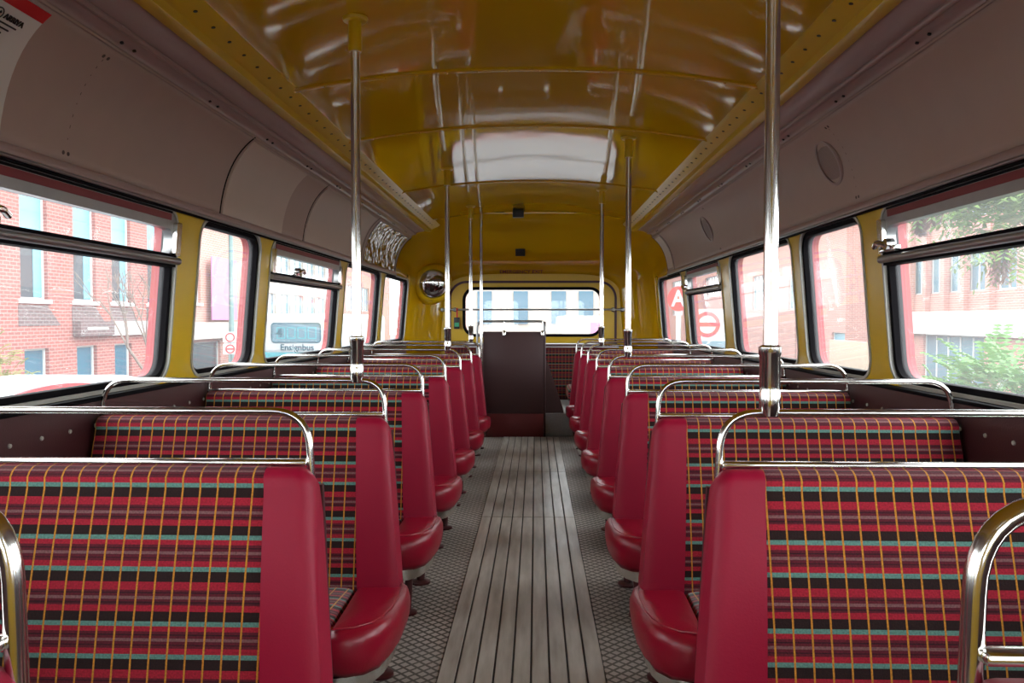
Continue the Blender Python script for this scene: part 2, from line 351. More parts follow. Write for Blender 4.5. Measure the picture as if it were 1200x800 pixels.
def cove_profile(n=12):
    P0, P1, P2 = Vector((.97, 1.553)), Vector((1.085, 1.475)), Vector((1.105, 1.268))
    return [P0*(1-t)**2+P1*2*t*(1-t)+P2*t*t for t in [i/n for i in range(n+1)]]
COVE = cove_profile()
def cove_at(t, off=0.):
    P0, P1, P2 = Vector((.97, 1.553)), Vector((1.085, 1.475)), Vector((1.105, 1.268))
    p = P0*(1-t)**2+P1*2*t*(1-t)+P2*t*t; d = ((P1-P0)*(1-t)+(P2-P1)*t).normalized(); nrm = Vector((d.y, -d.x))
    if nrm.x > 0: nrm = -nrm
    return p+nrm*off, d, nrm
CE = 6.42
win_no = 1
for s, side, WS in ((-1, 'left', WL), (1, 'right', WR)):
    f = side_f(s)
    rcs = [(a, b, ZS, ZT, .075) for a, b in WS]
    mb = MB(); mb.plate(rect(Y0, 7.16, .66, 1.30), [rrect(*r) for r in rcs], 0, .028, f)
    wall = mb.build('wall_'+side, 'yellow', kind='structure', smooth=30)
    mb = MB(); mb.plate(rect(Y0-.05, 7.24, -.3, 1.42), [rrect(*inset(r, .014)) for r in rcs], .042, .068, f); mb.build('outer_skin', 'red_skin', wall, smooth=30)
    mb = MB(); mb.box((s*1.135, Y0, 0), (s*1.18, 7.16, .686)); 
    lp = mb.build('lower_panel', 'maroon', wall, smooth=30)
    mb = MB(); mb.box((s*1.128, Y0, .680), (s*1.18, 7.16, .692), .004); mb.build('sill_strip', 'rubber', wall)
    mb = MB()
    y = -.8
    while y < 7.1:
        for z in (.615,): mb.lathe([(.006, 0), (.005, .003), (.001, .004)], (s*1.135, y, z), (-s, 0, 0), 8)
        y += .115
    mb.build('rivet_line', 'bead', wall, label='pale rivets'); wall.children[-1]['kind'] = 'stuff'
    # windows
    for i, r in enumerate(rcs):
        hop = i in HOP[s]
        g = MB(); g.plate(rrect(*inset(r, -.002)), [rrect(*inset(r, .020))], .006, .040, f)
        fr = g.build('window_%d' % win_no, 'rubber', kind='structure', smooth=30); win_no += 1
        g = MB(); g.plate(rrect(*inset(r, -.007)), [rrect(*inset(r, .003))], -.005, .006, f); g.build('bead', 'bead', fr, smooth=30)
        g = MB(); g.plate(rrect(*inset(r, .018)), [], .024, .029, f); g.build('pane', 'glass', fr, smooth=30)
        if hop:
            y0, y1 = r[0], r[1]
            P_ = rrect(*inset(r, .0)); P_ = [p for p in P_ if p[1] > 1.1]+[(y0, 1.07), (y1, 1.07)]
            g = MB(); g.plate(P_, [rrect(y0+.036, y1-.036, 1.10, ZT-.062, .03)], -.002, .026, f)
            g.build('hopper_surround', 'dull', fr, smooth=30)
            g = MB(); g.plate(rect(y0+.055, y1-.055, ZT-.036, ZT-.016), [], -.005, .0, f); g.build('header_strip', 'strip', fr)
            g = MB(); g.plate(rect(y0+.05, y1-.05, ZT-.014, ZT-.008), [], -.005, .0, f); g.build('header_line', 'rubber', fr)
            g = MB(); g.tube([f(y0+.0, 1.083, -.010), f(y1-.0, 1.083, -.010)], .012, 14); g.build('hopper_bar', 'dull', fr)
            g = MB(); g.plate(rect(y0+.012, y1-.012, 1.064, 1.104), [], -.008, .03, f); g.build('hopper_rail', 'rubber', fr)
            g = MB()
            for yy in (y0+.018, y1-.018): g.plate(rrect(yy-.017, yy+.017, 1.10, ZT-.04, .008), [], -.016, .0, f)
            g.build('hopper_channel', 'chrome', fr)
            yl = (y1-.09 if s > 0 else y0+(.2 if i == 2 else .33))
            g = MB(); p = f(yl, 1.112, -.02)
            g.box((p[0]-.012, p[1]-.05, p[2]-.012), (p[0]+.012, p[1]+.05, p[2]+.006), .004)
            g.lathe([(.018, -.012), (.018, .012)], (p[0]-s*.012, p[1]-.02, p[2]+.008), (s, 0, 0), 14)
            g.tube(fillet([(p[0]-s*.015, p[1]-.03, p[2]), (p[0]-s*.03, p[1]+.02, p[2]+.02), (p[0]-s*.02, p[1]+.06, p[2]+.006)], .02), .008, 10)
            g.build('catch', 'chrome', fr)
    # cove + ledge above the windows
    mb = MB(); ys = [Y0, 1.0, 3.0, 5.0, CE]
    mb.grid([[(s*p.x, y, p.y) for p in COVE] for y in ys]); cove = mb.build('trim_%d' % (1 if s < 0 else 2), 'cove', kind='structure', smooth=60)
    d = cove.modifiers.new('sol', 'SOLIDIFY'); d.thickness = .004; d.offset = 0
    mb = MB(); mb.grid([[(s*x, y, z) for x, z in ((1.107, 1.272), (1.098, 1.278), (1.092, 1.268), (1.094, 1.252), (1.104, 1.247), (1.125, 1.247))] for y in (Y0, CE)]); mb.build('lower_bead', 'rail', cove, smooth=60)
    mb = MB(); mb.tube([(s*1.094, Y0, 1.250), (s*1.094, CE, 1.250)], .005, 8); mb.build('chrome_bead', 'dull', cove)
    mb = MB(); mb.tube([(s*1.100, Y0, 1.243), (s*1.100, CE, 1.243)], .005, 8); mb.build('dark_bead', 'rubber', cove)
    prof = [(.858, 1.612), (.868, 1.604), (.90, 1.600), (.93, 1.592), (.945, 1.578), (.955, 1.575), (.968, 1.568), (.974, 1.556), (.972, 1.545)]
    mb = MB(); mb.grid([[(s*x, y, z) for x, z in prof] for y in (Y0, CE)]); mb.build('upper_rail', 'rail', cove, smooth=60)
    mb = MB(); mb.tube([(s*.937, Y0, 1.583), (s*.937, CE, 1.583)], .008, 10); mb.build('rail_bead', 'rail', cove)
    mb = MB()
    for k in range(12):
        yy = .35+.52*k
        mb.lathe([(.0045, 0), (.0045, .004)], (s*.962, yy, 1.568), (-s*.3, 0, -1), 8); mb.lathe([(.0045, 0), (.0045, .004)], (s*.962, yy+.06, 1.568), (-s*.3, 0, -1), 8)
    mb.build('rail_screw', 'ink', cove)
    cove.children[-1]['kind'] = 'stuff'
    # end cap of the ledge
    pts = [(s*.79, 1.66), (s*.81, 1.613), (s*.858, 1.612), (s*.90, 1.600), (s*.945, 1.578), (s*.974, 1.556)]+[(s*p.x, p.y) for p in COVE[1:]]+[(s*1.2, 1.30), (s*1.2, 1.66)]
    mb = MB(); mb.plate(pts, [], CE, CE+.02, lambda u, v, w: (u, w, v)); mb.build('end_cap', 'yellow', cove)
    mb = MB(); mb.tube([(s*p.x, CE, p.y) for p in COVE], .006, 8); mb.build('end_bead', 'rubber', cove)
    # seams across the cove
    mb = MB()
    for yy in ((2.84, 3.86, 5.14) if s < 0 else (6.12,)):
        mb.grid([[(s*q.x, y, q.y) for q in [cove_at(t/12, .0025)[0] for t in range(13)]] for y in (yy, yy+.012)])
    mb.build('seam', 'rubber', cove)
    mb = MB()
    for yy in ((1.9,) if s < 0 else (2.66, 4.60)):
        mb.grid([[(s*q.x, y, q.y) for q in [cove_at(.15+.75*t/12, .002)[0] for t in range(13)]] for y in (yy, yy+.0025)])
        for tt in (.13, .92):
            q, d_, n_ = cove_at(tt, .0); mb.lathe([(.006, 0), (.005, .003)], (s*q.x, yy-.008, q.y), (s*n_.x, 0, n_.y), 8); mb.lathe([(.006, 0), (.005, .003)], (s*q.x, yy+.012, q.y), (s*n_.x, 0, n_.y), 8)
    mb.build('fine_joint', 'seamline', cove)

# ceiling
def ceil_z(x): return 1.71 - .068*(abs(x)/.78)**2.2
mb = MB(); xs = [-.80+.05*i for i in range(33)]
mb.grid([[(x, y, ceil_z(x)) for x in xs] for y in [Y0+.25*i for i in range(28)]+[6.02, 6.06]])
ceil = mb.build('ceiling', 'ceiling', kind='structure', smooth=60)
d = ceil.modifiers.new('sol', 'SOLIDIFY'); d.thickness = .006; d.offset = 1
for ry in (-.6, .62, 1.3, 2.60, 3.36, 4.70):
    mb = MB(); mb.grid([[(x, ry+a, ceil_z(x)-b) for x in xs] for a, b in ((-.016, -.001), (-.014, .005), (-.004, .007), (.004, .007), (.014, .005), (.016, -.001))])
    mb.build('rib', 'ceiling', ceil, smooth=20)
mb = MB()
for ry in (2.60, 3.36, 4.70):
    for x in [-.75+.1*k for k in range(16)]: mb.lathe([(.005, .0), (.004, .003), (.001, .004)], (x, ry, ceil_z(x)-.006), (0, 0, -1), 6)
mb.build('rib_rivet', 'ceiling', ceil); ceil.children[-1]['kind'] = 'stuff'
for s in (-1, 1):
    mb = MB(); mb.grid([[(s*x, y, z) for x, z in ((.735, 1.655), (.752, 1.640), (.792, 1.624), (.800, 1.618), (.806, 1.600), (.822, 1.598), (.852, 1.604), (.862, 1.616))] for y in (Y0, CE)])
    mb.build('edge_strip', 'yellow', ceil, smooth=25)
    mb = MB(); y = 0.
    while y < 6.3:
        mb.lathe([(.0055, 0), (.0055, .002)], (s*.772, y, 1.632), (-s*.2, 0, -1), 8); y += .105
    mb.build('strip_hole', 'ink', ceil); ceil.children[-1]['kind'] = 'stuff'

# outer roof and dome at the back
def sect(y, grow=0., h0=6.0):
    k = max(0., min(1., (y-h0)/(Y1+.001-h0))); h = 1.315+.392*math.sqrt(max(0, 1-k*k))
    j = max(0., min(1., (y-7.16)/(Y1+.001-7.16))); w = .86+.292*math.sqrt(max(0, 1-j*j))
    return w+grow, h+grow
def arch(y, n=40, grow=0.):
    w, h = sect(y, grow); zb = .70; P = []; e = 4.6+.8*max(0, (y-6.42)/1.23)
    for i in range(n+1):
        a = math.pi*i/n; c, sn = math.cos(a), math.sin(a)
        z = zb+(h-zb)*abs(sn)**(2/e); x = min(w*abs(c)**(2/e), (w-.085*max(0, z-.70)) if grow == 0 else 9)
        P.append((-math.copysign(x, c), y, z))
    return P
ysec = [6.04, 6.12, 6.2, 6.28, 6.35, CE, 6.48, 6.55, 6.62, 6.7, 6.77, 6.85, 6.92, 7.0, 7.05, 7.1, 7.16, 7.20, 7.24, 7.28, 7.32, 7.36, 7.40, 7.44, 7.47, 7.50, 7.53, 7.58, 7.615, 7.637, 7.65]
mb = MB(); rows = []
for y in ysec:
    A = arch(y, 72); w = -A[0][0]; rows.append([(-w, y, z) for z in (0, .35)]+A+[(w, y, z) for z in (.35, 0)])
V = [[mb.bm.verts.new(p) for p in r] for r in rows]
for i in range(len(V)-1):
    for j in range(len(V[0])-1):
        q = [V[i][j], V[i][j+1], V[i+1][j+1], V[i+1][j]]
        if ysec[i+1] <= 7.17 and max(v.co.z for v in q) < 1.27: continue
        mb.face(q)
dome = mb.build('rear_dome', 'ceiling', ceil, smooth=60); dome['kind'] = 'structure'
d = dome.modifiers.new('sol', 'SOLIDIFY'); d.thickness = .006; d.offset = 1
# roof outside, so that no sky leaks in
mb = MB(); ro = []
for y in (Y0-.08, 2, 5, 6.2, 6.6, 7.0, 7.3, 7.5, 7.65, 7.72):
    A = [(p[0], y, p[2]) for p in arch(min(y, 7.65), 32, .075)]
    ro.append([(p[0], p[1], max(p[2], 1.30)) for p in A])
mb.grid(ro); roof = mb.build('roof', 'red_skin', kind='structure', smooth=60)
d = roof.modifiers.new('sol', 'SOLIDIFY'); d.thickness = .01; d.offset = 1
# rear wall with the emergency door
A = arch(7.65, 72); w = -A[0][0]
outer = [(-w, 0)]+[(p[0], p[2]) for p in A]+[(w, 0)]
fy = lambda u, v, q: (u, 7.65-q, v)
EW = (-.655, .668, .735, 1.19, .11)
mb = MB(); mb.plate(outer, [rrect(*EW)], -.02, .004, fy); rear = mb.build('wall_rear', 'yellow', kind='structure')
mb = MB(); mb.plate(rect(-1.0, 1.0, -.3, 1.40), [rrect(*inset(EW, .012))], -.075, -.03, fy); mb.build('outer_skin', 'red_skin', rear)
DR = (-.80, .815, .02, 1.262, .17)
mb = MB(); mb.plate(rrect(*DR, n=10), [rrect(*inset(DR, .022), n=10)], .0, .016, fy); door = mb.build('door_1', 'maroon_line', kind='structure')
mb = MB(); mb.plate(rrect(*inset(DR, .024), n=10), [rrect(*EW)], .002, .010, fy); mb.build('leaf', 'yellow', door)
mb = MB(); mb.plate(rrect(*inset(EW, -.012)), [rrect(*inset(EW, .016))], -.01, .020, fy); mb.build('gasket', 'rubber', door)
mb = MB(); mb.plate(rrect(*inset(EW, -.03)), [rrect(*inset(EW, -.012))], .002, .014, fy); mb.build('window_bead', 'yellow', door)
mb = MB(); mb.plate(rrect(*inset(EW, .01)), [], -.012, -.007, fy); mb.build('pane', 'glass', door)
mb = MB(); mb.tube([(-.86, 7.60, .985), (.87, 7.60, .985)], .009, 12); hb = mb.build('handle_bar', 'dull', door, label='slim steel bar')
for x in (-.86, -.74, .87, .78):
    mb = MB(); mb.lathe([(.022, 0), (.022, .012), (.012, .03), (.012, .055)], (x, 7.648, .985), (0, -1, 0), 16); mb.build('bracket', 'dull', hb)
text('lettering', 'EMERGENCY EXIT', .045, 'fadedred', frame((-.10, 7.60, 1.345), (1, 0, 0), (0, -.3, 1)), rear, squeeze=1.15)
mb = MB(); mb.box((-.8, 7.52, .0), (.8, 7.65, .655)); mb.build('lower_panel', 'maroon', rear)
# front wall behind the camera with its two windows
ff = lambda u, v, q: (u, Y0-q, v)
A = arch(5.9, 30); outer = [(-1.18, -.05)]+[(-1.18, 1.3)]+[(p[0], p[2]) for p in A if p[2] > 1.32]+[(1.18, 1.3), (1.18, -.05)]
mb = MB(); mb.plate(outer, [rrect(-1.05, -.30, .62, 1.28, .1), rrect(.30, 1.05, .62, 1.28, .1)], 0, .06, ff); fw = mb.build('wall_front', 'yellow', kind='structure')  # centre pillar made wide to dim the light and the pole reflections
for a, b in ((-1.05, -.30), (.30, 1.05)):
    mb = MB(); mb.plate(rrect(a, b, .62, 1.28, .1), [rrect(a+.02, b-.02, .64, 1.26, .09)], .02, .05, ff); o = mb.build('window_%d' % win_no, 'rubber', kind='structure'); win_no += 1
    mb = MB(); mb.plate(rrect(a+.015, b-.015, .635, 1.265, .09), [], .03, .035, ff); mb.build('pane', 'glass', o)

# ================================================================ SEATS
def make_seat(s, front=False):
    """tartan double seat; origin on the floor under the top of the backrest, aisle towards -s*x"""
    root = bpy.data.objects.new('double_seat', None); COL.objects.link(root); root.empty_display_size = .1
    def X(x): return s*x
    ZT_, lean = .635, .225
    hz, hr, lz = (.755, .0098, .622) if front else (.735, .0068, .640); dz = -.03 if front else 0.
    def fy_(z): return -(ZT_-z)*lean
    # backrest: profile front bottom -> top -> behind, swept along x; padding bulges a little
    prof = []
    for z in (.17, .22, .28, .34, .40, .46, .52, .57, .605): prof.append((fy_(z)-.012*math.sin(math.pi*(z-.17)/.47)-.012, z))
    for a in range(1, 8):
        t = math.pi*a/8; prof.append((.008-.026*math.cos(t)+fy_(.605)*0-.005*(1-a/8), .614+.027*math.sin(t)))
    prof += [(.034, .57), (fy_(.35)+.05, .35), (fy_(.17)+.05, .17)]
    L = [0.]
    for a, b in zip(prof, prof[1:]): L.append(L[-1]+math.hypot(b[0]-a[0], b[1]-a[1]))
    def sweep(xa, xb, n, fat=0., rnd=0.):
        rows, uvs = [], []
        for i in range(n+1):
            t = i/n; row, uv = [], []
            for (y, z), l in zip(prof, L):
                k = (ZT_-z)/.47
                x0, x1 = xa(k), xb(k); x = x0+(x1-x0)*t
                e = rnd and (1-max(0, 1-2*t)**5); tr = max(0, 1-2*t)
                row.append((X(x), y-(fat*e if y < .012 else -fat*.3*e), z-(rnd*max(0, tr-.3)**2 if z > .5 else 0)+dz))
                uv.append((x if s > 0 else x+.011, l-.012))
            rows.append(row); uvs.append(uv)
        return rows, uvs
    mb = MB(); rows, uvs = sweep(lambda k: .426-.024*k, lambda k: 1.118+.012*k, 10); mb.grid(rows, uvs)
    mb.face([v for v in mb.bm.verts][:len(prof)]) ; mb.bm.verts.ensure_lookup_table(); mb.face(mb.bm.verts[-len(prof):])
    bk = mb.build('backrest', 'plaid', root, smooth=50)
    mb = MB(); rows, uvs = sweep(lambda k: .347-.050*k, lambda k: .428-.024*k, 14, fat=.007, rnd=.05)
    # rounded outer edge: pull the first and last rows back
    mb.grid(rows); mb.bm.verts.ensure_lookup_table(); n = len(prof); mb.face(mb.bm.verts[:n]); mb.face(mb.bm.verts[-n:])
    mb.build('backrest_bolster', 'crimson', root, smooth=60, label='crimson vinyl edge roll')
    mb = MB()
    mb.plate([(.30, .16), (1.12, .16), (1.115, .60+dz), (.345, .60+dz)], [], 0, .012, lambda u, v, w: (X(u), fy_(v)+.052+w, v)); mb.build('back_panel', 'maroon', root, smooth=20)
    # cushions
    def cushion(out, z0, z1, tilt, bev, name, m, plaid_=False, label=None):
        cx = sum(p[0] for p in out)/len(out); cy = sum(p[1] for p in out)/len(out); rows = []
        for ins, z in ((.10, z0), (.02, z0), (.0, z0+.012), (-.006, (z0+z1)/2), (-.004, z1-.016), (.006, z1-.004), (.028, z1+.001), (.10, z1+.004)):
            r = []
            for x, y in out:
                d = Vector((cx-x, cy-y)); l = d.length; d = d/l*min(ins, l*.9)
                px, py = x+d.x, y+d.y
                tz = tilt*max(0, (-py-.08))/.38*(z-z0)/(z1-z0)
                r.append((X(px), py, z+tz))
            rows.append(r)
        mb = MB(); uv = [[(p[0]*s, p[1]) for p in r] for r in rows]; mb.grid(rows, uv, cv=True, caps=True)
        mb.bm.faces.ensure_lookup_table()
        for fc in mb.bm.faces[-2:]:
            for lp in fc.loops: lp[mb.uv].uv = (lp.vert.co.x*s, lp.vert.co.y)
        return mb.build(name, m, root, smooth=60, label=label)
    arc = [(.31, -.03), (.287, -.065), (.274, -.12), (.269, -.20), (.268, -.30), (.274, -.37), (.290, -.425), (.318, -.46), (.36, -.475)]
    cushion(arc+[(.385, -.472), (.388, -.46), (.40, -.30), (.412, -.02)], .155, .222, .035, 0, 'cushion_bolster', 'leather', label='crimson leather cushion end')
    cushion([(.392, -.47), (.75, -.475), (1.08, -.475), (1.12, -.46), (1.125, -.02), (.75, -.02), (.416, -.02), (.404, -.30)], .155, .218, .035, 0, 'cushion', 'plaid')
    # piping where leather folds over
    mb = MB(); mb.tube([(X(x+.02), y+.015, .222+.035*max(0, -y-.08)/.38) for x, y in arc[1:]], .0025, 8); mb.build('piping', 'leather', root)
    # chrome band and pan below the cushion
    base = [(x+.018, y+.012) for x, y in arc]+[(1.10, -.46), (1.10, -.02)]
    mb = MB(); mb.plate(base, [], .125, .156, lambda u, v, w: (X(u), v, w)); mb.build('base_band', 'chrome', root, smooth=30, label='chrome cushion base band')
    mb = MB(); mb.tube([(X(.352), -.10, .004), (X(.345), -.09, .13)], .014, 12); mb.lathe([(.034, 0), (.034, .006), (.016, .012)], (X(.352), -.10, .0005), (0, 0, 1), 16); mb.build('leg', 'legred', root)
    mb = MB(); mb.tube([(X(.352), -.38, .004), (X(.345), -.38, .13)], .012, 12); mb.lathe([(.03, 0), (.03, .006), (.014, .012)], (X(.352), -.38, .0005), (0, 0, 1), 16); mb.build('leg', 'legred', root)
    mb = MB(); mb.box((min(X(1.08), X(1.134)), -.44, .09), (max(X(1.08), X(1.134)), -.02, .13), .004); mb.build('wall_bracket', 'legred', root)
    # chrome rails
    pts = [(X(.352), .022, .40), (X(.358), .024, .60), (X(.366), .030, hz), (X(1.12), .030, hz), (X(1.128), .024, .60)]
    mb = MB(); mb.tube(fillet(pts, .085, 9), hr, 14); mb.build('grab_rail', 'chrome', root)
    mb = MB(); mb.box((min(X(.362), X(1.125)), .006, lz), (max(X(.362), X(1.125)), .030, lz+.011), .004); mb.build('top_rail', 'chrome', root)
    return root
PITCH = .70; YB = 1.3685
seatL, seatR = make_seat(-1), make_seat(1); frontL, frontR = make_seat(-1, True), make_seat(1, True)
ordn = {1: 'first', 2: 'second', 3: 'third', 4: 'fourth', 5: 'fifth', 6: 'sixth', 7: 'seventh', 8: 'eighth', 9: 'ninth'}
extraL = {1: ', its rail unburdened', 2: ' carrying a chrome pole'}
for k in range(0, 8):                     # rows on the stairwell side, front to back
    o = frontL if k == 0 else seatL if k == 1 else copy_tree(seatL)
    o.location = (0, YB+(k-1)*PITCH, 0) if k else (-.06, .655, -.012)
    n = 8-k
    lab = 'tartan double seat, %s row ahead of the brown stair screen' % ordn[n] if n > 1 else 'tartan double seat directly in front of the brown stair screen'
    if k in (2, 5, 7): lab += ', chrome pole on its rail'
    if k == 0: lab = 'front seat showing only its thick chrome rail, eighth ahead of the stair screen'
    tag(o, lab, 'bus seat', 'tartan double seats on the stair screen side')
for k in range(0, 9):
    o = frontR if k == 0 else seatR if k == 1 else copy_tree(seatR)
    o.location = (0, YB+(k-1)*PITCH, 0) if k else (.052, .655, -.012)
    n = 9-k
    lab = 'tartan double seat under the round speakers, %s row ahead of the rear bench' % ordn[n] if n > 1 else 'tartan double seat just ahead of the plaid rear bench'
    if k in (1, 4, 6): lab += ', with pole'
    if k == 0: lab = 'front seat showing only its thick chrome rail, ninth ahead of the rear bench'
    tag(o, lab, 'bus seat', 'tartan double seats on the speaker side')

# ================================================================ POLES
def pole(x, y, label):
    z0 = .742; zc = ceil_z(x)
    t = thing('grab_pole', (x, y, z0), label, 'pole', 'chrome poles between the seat rails and the ceiling')
    mb = MB(); mb.tube([(x, y, z0), (x, y, zc)], .0125, 20); mb.build('pole', 'chrome', t)
    mb = MB(); mb.lathe([(.0145, -.012), (.0175, .002), (.0185, .028), (.0165, .034), (.0178, .04), (.0178, .092), (.0195, .096), (.0195, .108), (.0135, .112)], (x, y, z0), (0, 0, 1), 24); mb.build('lower_sleeve', 'chrome', t)
    mb = MB(); mb.lathe([(.0165, 1.602-z0), (.0178, 1.606-z0), (.0178, zc-z0-.012), (.03, zc-z0-.010), (.034, zc-z0-.004), (.034, zc-z0)], (x, y, z0), (0, 0, 1), 24); mb.build('ceiling_socket', 'yellow', t, label='yellow painted ceiling socket')
for x, y, w in ((-.437, 2.07+.03, 'on the sixth row ahead of the stair screen, facing the round banner'), (-.429, 4.17+.03, 'third row ahead of stair screen'), (-.420, 5.57+.03, 'directly ahead of the stair screen'),
                (.449, 1.3685+.03, 'eighth row'), (.444, 3.47+.03, 'fifth row'), (.443, 4.87+.03, 'third row')):
    lab = {-.437: 'thick chrome pole with yellow ceiling socket, sixth row ahead of the stair screen', -.429: 'chrome pole beside the round mirror, third row ahead of the stair screen',
           -.420: 'slim chrome pole on the last seat ahead of the stair screen', .449: 'thickest chrome pole, eighth row ahead of the rear bench', .444: 'chrome pole on the fifth row ahead of the rear bench',
           .443: 'chrome pole on the third row ahead of the rear bench'}[x]
    pole(x, y, lab)

# ================================================================ STAIR SCREEN AND REAR BENCH
t = thing('stair_screen', (-.13, 6.0, 0), 'tall dark brown stair screen standing across the end of the aisle', 'partition')
mb = MB(); mb.box((-.36, 6.0, .175), (.098, 6.025, .80), .004); mb.build('screen_panel', 'screen', t)
mb = MB(); mb.box((-.36, 5.996, .0), (.098, 6.027, .178), .004); mb.build('kick_panel', 'kick', t, label='maroon kick panel')
mb = MB(); mb.tube([(.106, 6.012, .0), (.106, 6.012, .875)], .009, 10); mb.build('edge_post', 'screen', t)
mb = MB(); mb.tube(fillet([(-.405, 6.012, .60), (-.405, 6.012, .878), (.106, 6.012, .878), (.106, 6.012, .80)], .05), .009, 12); mb.build('guard_rail', 'dull', t)
for x in (-.20, .09):
    mb = MB(); mb.tube([(x, 6.0, .878), (x, 5.998, .80)], .004, 8); mb.lathe([(.002, -.03), (.014, -.02), (.016, 0), (.008, .02)], (x, 5.992, .79), (0, 0, 1), 12); mb.build('rail_clip', 'chrome', t)
mb = MB(); mb.plate([(.10, .18), (.10, .62), (.135, .55), (.245, .22), (.252, .18)], [], 6.03, 6.05, lambda u, v, w: (u, w, v)); mb.build('wing_panel', 'screen', t, label='sloping brown wing panel')
t = thing('stair_pole', (-.36, 6.04, .0), 'bare chrome pole rising beside the brown stair screen', 'pole')
mb = MB(); mb.tube(fillet([(-.372, 5.975, .003), (-.372, 5.975, 1.62), (-.372, 5.98, ceil_z(.37))], .03), .0115, 16); mb.build('pole', 'chrome', t)
mb = MB(); mb.lathe([(.016, 0), (.016, .03)], (-.372, 5.975, .80), (0, 0, 1), 16); mb.lathe([(.016, 0), (.016, .012)], (-.372, 5.975, .88), (0, 0, 1), 16); mb.build('collar', 'chrome', t)
mb = MB(); mb.box((.03, 6.052, .0), (.335, 6.075, .176), .003); mb.box((-.5, 6.36, .0), (1.13, 7.14, .17)); 
mb.box((.03, 6.075, .155), (.335, 6.37, .17)); st = mb.build('trim_3', 'step', kind='structure')
t = thing('rear_bench', (.55, 7.0, .17), 'plaid rear bench seat below the emergency window', 'bench')
mb = MB(); mb.box((.31, 6.62, .20), (1.12, 7.10, .315), .03, 3); mb.build('seat_cushion', 'plaid', t)
mb = MB(); mb.box((.33, 6.66, .168), (1.10, 7.12, .205)); mb.build('base', 'maroon', t)
mb = MB(); mb.box((-.78, 7.12, .17), (.78, 7.22, .64), .025, 3); mb.build('backrest', 'plaid_dark', t, label='backrest in darkened tartan moquette')
mb = MB(); mb.box((-.78, 7.105, .640), (.78, 7.12, .648), .002); mb.build('top_rail', 'dull', t)
mb = MB(); mb.box((-.79, 7.2, .17), (.79, 7.52, .668), .004); mb.build('back_shelf', 'maroon', t)

# ================================================================ SMALL INTERIOR THINGS
# convex mirror in the rear corner
t = thing('convex_mirror', (-.925, 7.45, 1.09), 'round convex mirror in a yellow housing in the rear corner', 'mirror')
ax = Vector((.42, -1, -.10)).normalized(); c = Vector((-.925, 7.45, 1.226))
mb = MB(); mb.lathe([(.215, -.16), (.20, -.06), (.178, -.005), (.16, .012), (.14, .016), (.132, .004)], c, ax, 36); mb.build('housing', 'yellow', t)
mb = MB(); mb.lathe([(.134*math.sin(a), .004+.05*math.cos(a)) for a in [math.pi/2*(1-i/10) for i in range(11)]], c, ax, 36); mb.build('mirror_glass', 'mirror', t, label='bulging silvered glass')
# strap and tag on the door bar
t = thing('hanging_tag', (-.715, 7.585, .80), 'small black and green tag on a red strap hanging from the bar', 'tag')
mb = MB(); mb.box((-.722, 7.586, .905), (-.708, 7.592, 1.0), .002); mb.build('strap', 'signred', t)
mb = MB(); mb.box((-.745, 7.58, .80), (-.690, 7.595, .91), .004); mb.build('tag_body', 'black', t)
mb = MB(); mb.box((-.738, 7.577, .822), (-.697, 7.582, .86)); mb.build('tag_label', 'green', t)
# vents
mb = MB(); mb.box((-.045, -.045, -.006), (.045, .045, .006), .004)
mb.bm.transform(frame((-.105, 7.36, 1.520), (1, 0, 0), (0, -.35, 1)).copy()); tag(mb.build('vent_cover', 'black'), 'small black square fixing on the curved yellow dome', 'vent')
mb = MB(); mb.box((-.132, 5.86, 1.645), (-.050, 5.91, 1.709), .003); tag(mb.build('vent_cover', 'black'), 'black vent on the flat ceiling ahead of the last rib', 'vent')
# card panels on the coves
def cove_sheet(name, s, y0, y1, t0, t1, m, off=.006, th=.003, n=12):
    mb = MB()
    a = [cove_at(t0+(t1-t0)*i/n, .0015)[0] for i in range(n+1)]; b = [cove_at(t0+(t1-t0)*i/n, off)[0] for i in range(n+1)]
    ring = a+b[::-1]
    mb.grid([[(s*p.x, y, p.y) for p in ring] for y in (y0, y1)], cv=True, caps=True)
    return mb.build(name, m, smooth=40)
tag(cove_sheet('advert_panel', -1, 2.865, 3.53, .06, .97, 'advert'), 'pale blank card panel above the window with the pink banner', 'panel', 'blank panels above the windows')
tag(cove_sheet('advert_panel', -1, 3.885, 5.10, .06, .97, 'advert'), 'long pale blank card panel above the window facing the white coach', 'panel', 'blank panels above the windows')
tag(cove_sheet('advert_panel', -1, 5.22, 6.33, .06, .97, 'foil'), 'crinkled silver panel at the dome end above the windows', 'panel', 'blank panels above the windows')
tag(cove_sheet('advert_panel', 1, 6.16, 6.40, .10, .93, 'advert'), 'small pale blank panel at the end of the speaker side', 'panel', 'blank panels above the windows')
# poster
t = thing('notice_poster', (-1.04, 1.45, 1.30), 'white operator notice with a red band in the top corner', 'poster')
def sheet_part(name, y0, y1, t0, t1, m, off, label=None):
    mb = MB(); a = [cove_at(t0+(t1-t0)*i/10, off-.003)[0] for i in range(11)]; b = [cove_at(t0+(t1-t0)*i/10, off)[0] for i in range(11)]
    mb.grid([[(-p.x, y, p.y) for p in a+b[::-1]] for y in (y0, y1)], cv=True, caps=True); return mb.build(name, m, t, smooth=40, label=label)
sheet_part('paper', 1.10, 1.66, .06, .95, 'white', .006)
sheet_part('red_band', 1.10, 1.66, .06, .16, 'signred', .007)
def on_cove(y, tt, off=.008):
    p, d, nrm = cove_at(tt, off); return frame((-p.x, y, p.y), (0, 1, 0), (d.x, 0, -d.y) if False else (-(-d.x), 0, -d.y))
text('lettering', 'ARRIVA', .017, 'ink', on_cove(1.592, .25), t, label='bold black company lettering')
mb = MB(); Q = on_cove(1.546, .25) @ Matrix.Scale(.5, 4)
